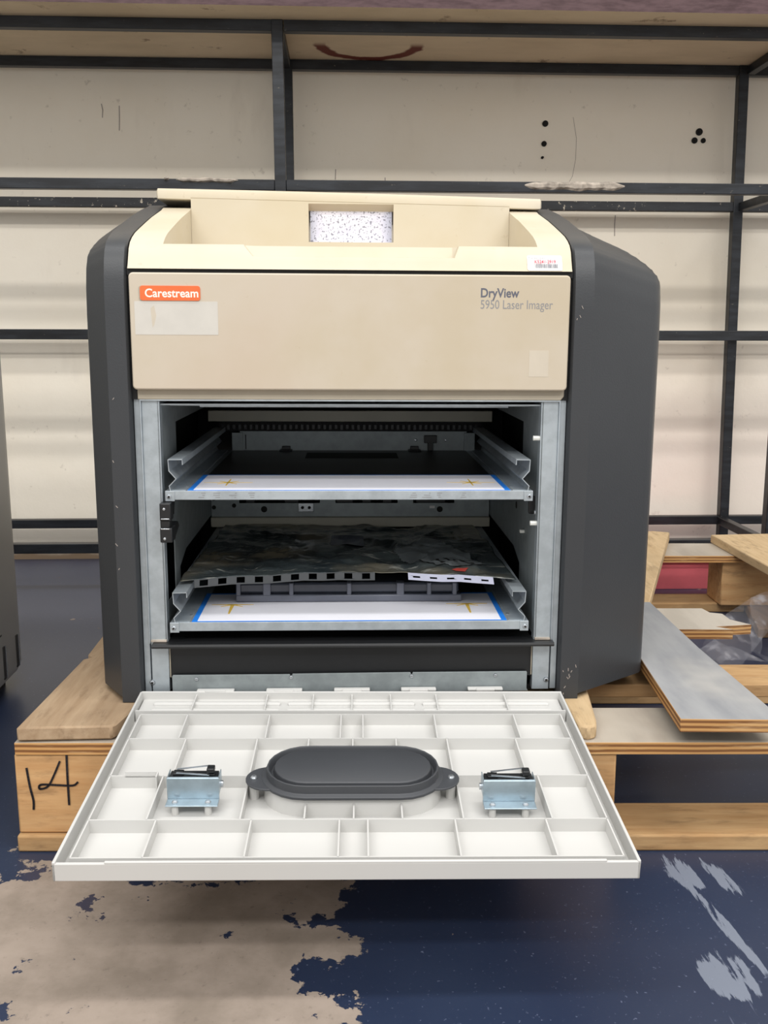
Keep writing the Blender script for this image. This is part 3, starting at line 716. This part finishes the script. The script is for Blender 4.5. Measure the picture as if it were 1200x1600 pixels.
# sensor switches
def switch(u0, u1, v0, side):
    y = -v0
    g = G().box(u0, u1, y-.0015, y, -.006, .0205).box(u0, u1, y-.017, y, -.0075, -.006)
    g.box(u0, u1, y, y+.003, .0190, .0205).box(u0, u0+.0012, y, y+.021, -.001, .0205).box(u1-.0012, u1, y, y+.021, -.001, .0205)
    g.build('switch_bracket', 'zinc_blue', door, .0007)
    for f in (.17, .80):
        u = u0+(u1-u0)*f
        G().cyl((u, y-.0105, -.0206), 2, .0042, .0131, 12).build('boss', 'white_plastic', door)
        G().dome((u, y-.0095, -.006), 2, .0036, .003, 12).build('screw', 'steel_bright', door)
    G().box(u0+.0022, u1-.0022, y+.003, y+.019, -.004, .0195).box(u0+.006, u0+.018, y+.006, y+.016, .0195, .0225).box(u1-.016, u1-.006, y+.006, y+.016, .0195, .0215).build('micro_switch', 'black_plastic', door, .0008)
    a = Vector((u0+.010, y+.011, .0225)); b = Vector((u1-.012, y+.009, .0275))
    d = (b-a); g = G()
    for s_, dz in ((-.0035, 0), (.003, .0012)):
        g.add([a+Vector((0, s_-.0012, dz)), a+Vector((0, s_+.0012, dz)), b+Vector((0, s_*1.4+.0012, dz-.002*(s_ < 0)*3)), b+Vector((0, s_*1.4-.0012, dz-.006*(s_ < 0))),
               a+Vector((0, s_-.0012, dz+.0008)), a+Vector((0, s_+.0012, dz+.0008)), b+Vector((0, s_*1.4+.0012, dz+.0008-.006*(s_ < 0))), b+Vector((0, s_*1.4-.0012, dz+.0008-.006*(s_ < 0)))],
              [(0, 1, 2, 3), (4, 7, 6, 5), (0, 4, 5, 1), (1, 5, 6, 2), (2, 6, 7, 3), (3, 7, 4, 0)])
    g.build('lever', 'steel_bright', door)
    G().box(u1-.015, u1-.006, y+.004, y+.015, .0235, .0295).build('lever_pad', 'black_plastic', door, .0012)
    x = (u1, u1+.003) if side > 0 else (u0-.003, u0)
    G().cyl((x[0], y+.012, .006), 0, .004, .003, 10).build('bracket_bolt', 'steel_bright', door)
switch(-.2145, -.1535, .283, 1); switch(.1562, .2178, .2905, -1)

# ---------------------------------------------------------------- what lies in the lower tray
Mp = Matrix.Translation(PR.location) @ PR.rotation_euler.to_matrix().to_4x4()
def place(o, x, y, z):
    o.location = Mp @ Vector((x, y, z)); o.rotation_euler = PR.rotation_euler
ct = bpy.data.objects.new('film_cartridge', None); S.collection.objects.link(ct); place(ct, -.004, .25, .1182)
tag(ct, 'dark translucent plastic film cartridge lying in the lower tray under the foil bag', 'cartridge')
G().box(-.176, .176, -.135, .14, 0, .012).box(-.172, .172, -.133, .14, .012, .0295).build('tray_body', 'cartridge', ct, .004)
for x in (-.172, -.128, -.09, 0., .08, .125, .165):
    wd = .012 if x in (-.128, .08) else .007
    G().box(x-wd/2, x+wd/2, -.1375, -.12, .002, .030).build('divider', 'cartridge_light', ct, .0015)
G().box(-.176, .176, -.1385, -.134, 0, .0115).build('front_lip', 'cartridge_light', ct, .002)

bag = bpy.data.objects.new('foil_bag', None); S.collection.objects.link(bag); place(bag, 0, .25, .1662)
tag(bag, 'crumpled dark silvery foil film bag with a slotted front edge in the lower tray', 'bag')
nx, ny = 150, 100; vs = []; fs = []
def front_y(x): return -.250+.30-.25*0+(-.2515 if False else 0)
def bz(x, y):
    n1 = noise.noise((x*7, y*7, 1.7)); n2 = noise.noise((x*17+n1, y*13, 5.1)); n3 = noise.noise((x*55+n1*4, y*38, 9.)); r = abs(noise.noise((x*10+n2*1.2, y*16+n1*1.5, 3.))); r2 = abs(noise.noise((x*24-n1*2, y*30+n2*2, 13.)))
    e = max(0, min(1, (y+.195)/.05)); c = 1-min(1, abs(x)/.26)**2; rear = max(0, min(1, (y+.02)/.2))
    z = .0005+e*(.008*n1+.006*n2+.002*n3-.013*r-.005*r2+.004)*(1-.45*rear)+.006*c*(1-rear)-.001*rear
    lo = -.0025 if abs(x) > .19 else -.0145
    return max(lo, min(z, .010-.007*rear))
def by0(x):    # front edge
    return -.2015+.030*(1-(abs(x-.0)/.256)**2)
for j in range(ny+1):
    for i in range(nx+1):
        x = -.2535+.500*i/nx; yf = by0(x); y = yf+(.222-yf)*j/ny
        xs = x*(1-.05*j/ny)+.004*noise.noise((x*4, y*14, 2))*(abs(x)/.25)
        z = bz(xs, y)
        if xs > .205: z = max(z, .0005)
        vs.append((xs, y, z+.0012))
fs = [(j*(nx+1)+i, j*(nx+1)+i+1, (j+1)*(nx+1)+i+1, (j+1)*(nx+1)+i) for j in range(ny) for i in range(nx)]
sheet = G().add(vs, fs).build('bag_sheet', 'bag_film', bag, 0, True)
sl = sheet.modifiers.new('thickness', 'SOLIDIFY'); sl.thickness = .0008
def inside(p, poly):
    r = False
    for (x0, y0), (x1, y1) in zip(poly, poly[1:]+poly[:1]):
        if (y0 > p[1]) != (y1 > p[1]) and p[0] < (x1-x0)*(p[1]-y0)/(y1-y0)+x0: r = not r
    return r
# slotted edge strip: dark left part, right part coloured pale to paint in its reflection
def edge_strip(name, mat, xa, xb, n, drop, slot, lean):
    g = G(); stp = (xb-xa)/n
    def pt(x, s, up_=0): return (x, by0(x)-.0015-lean*s, bz(x, by0(x))+.0016-drop*s)
    def cell(x0, x1, s0, s1):
        a = [pt(x0, s0), pt(x1, s0), pt(x1, s1), pt(x0, s1)]; b = [(p[0], p[1]+.0004, p[2]+.0004) for p in a]
        g.add(a+b, [(0, 1, 2, 3), (4, 7, 6, 5), (0, 4, 5, 1), (1, 5, 6, 2), (2, 6, 7, 3), (3, 7, 4, 0)])
    for i in range(n):
        x0 = xa+i*stp; x1 = x0+stp; a = x0+stp*(1-slot[0])/2; b = x1-stp*(1-slot[0])/2
        cell(x0, x1, 0, slot[1]); cell(x0, x1, slot[2], 1); cell(x0, a, slot[1], slot[2]); cell(b, x1, slot[1], slot[2])
    return g.build(name, mat, bag)
edge_strip('edge_strip', 'strip_dark', -.233, .035, 10, .011, (.45, .08, .85), .004)
edge_strip('edge_strip', 'strip_sheen', .085, .212, 5, .0075, (.42, .38, .68), .012)['label'] = 'slotted strip with its reflection painted pale lavender'
def lay_on(o):     # drop a flat overlay onto the crumpled sheet
    for v in o.data.vertices: v.co.z = bz(v.co.x, v.co.y)+.0042+v.co.z
    return o
g = G()
for i in range(10):
    for j in range(5):
        x0 = -.036+i*.0058; y0 = .01+j*.02; g.add([(x0, y0, 0), (x0+.0058, y0, 0), (x0+.0058, y0+.02, 0), (x0, y0+.02, 0)], [(0, 1, 2, 3)])
lay_on(g.build('bag_label', 'cartridge_light', bag))
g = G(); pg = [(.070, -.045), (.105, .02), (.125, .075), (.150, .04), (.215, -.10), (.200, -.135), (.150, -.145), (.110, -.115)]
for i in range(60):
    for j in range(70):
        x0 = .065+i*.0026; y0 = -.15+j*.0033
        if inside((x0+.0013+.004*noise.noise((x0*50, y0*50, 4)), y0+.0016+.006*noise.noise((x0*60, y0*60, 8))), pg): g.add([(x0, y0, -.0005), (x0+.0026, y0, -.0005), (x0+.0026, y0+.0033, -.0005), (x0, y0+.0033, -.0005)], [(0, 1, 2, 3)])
lay_on(g.build('fold_sheen', 'bag_sheen', bag))  # lighter patch painting the reflection off a fold in the bag
lay_on(text('bag_lettering', 'DRY', 'black_void', bag, .125, .195, 0, .024, -.085, .02, True, True))
lay_on(G().prism([(.152, -.172), (.158, -.176), (.172, -.174), (.178, -.164), (.170, -.166), (.160, -.168)], 2, 0, .0002).build('bag_mark', 'red_brown', bag))
bpy.context.view_layer.update()
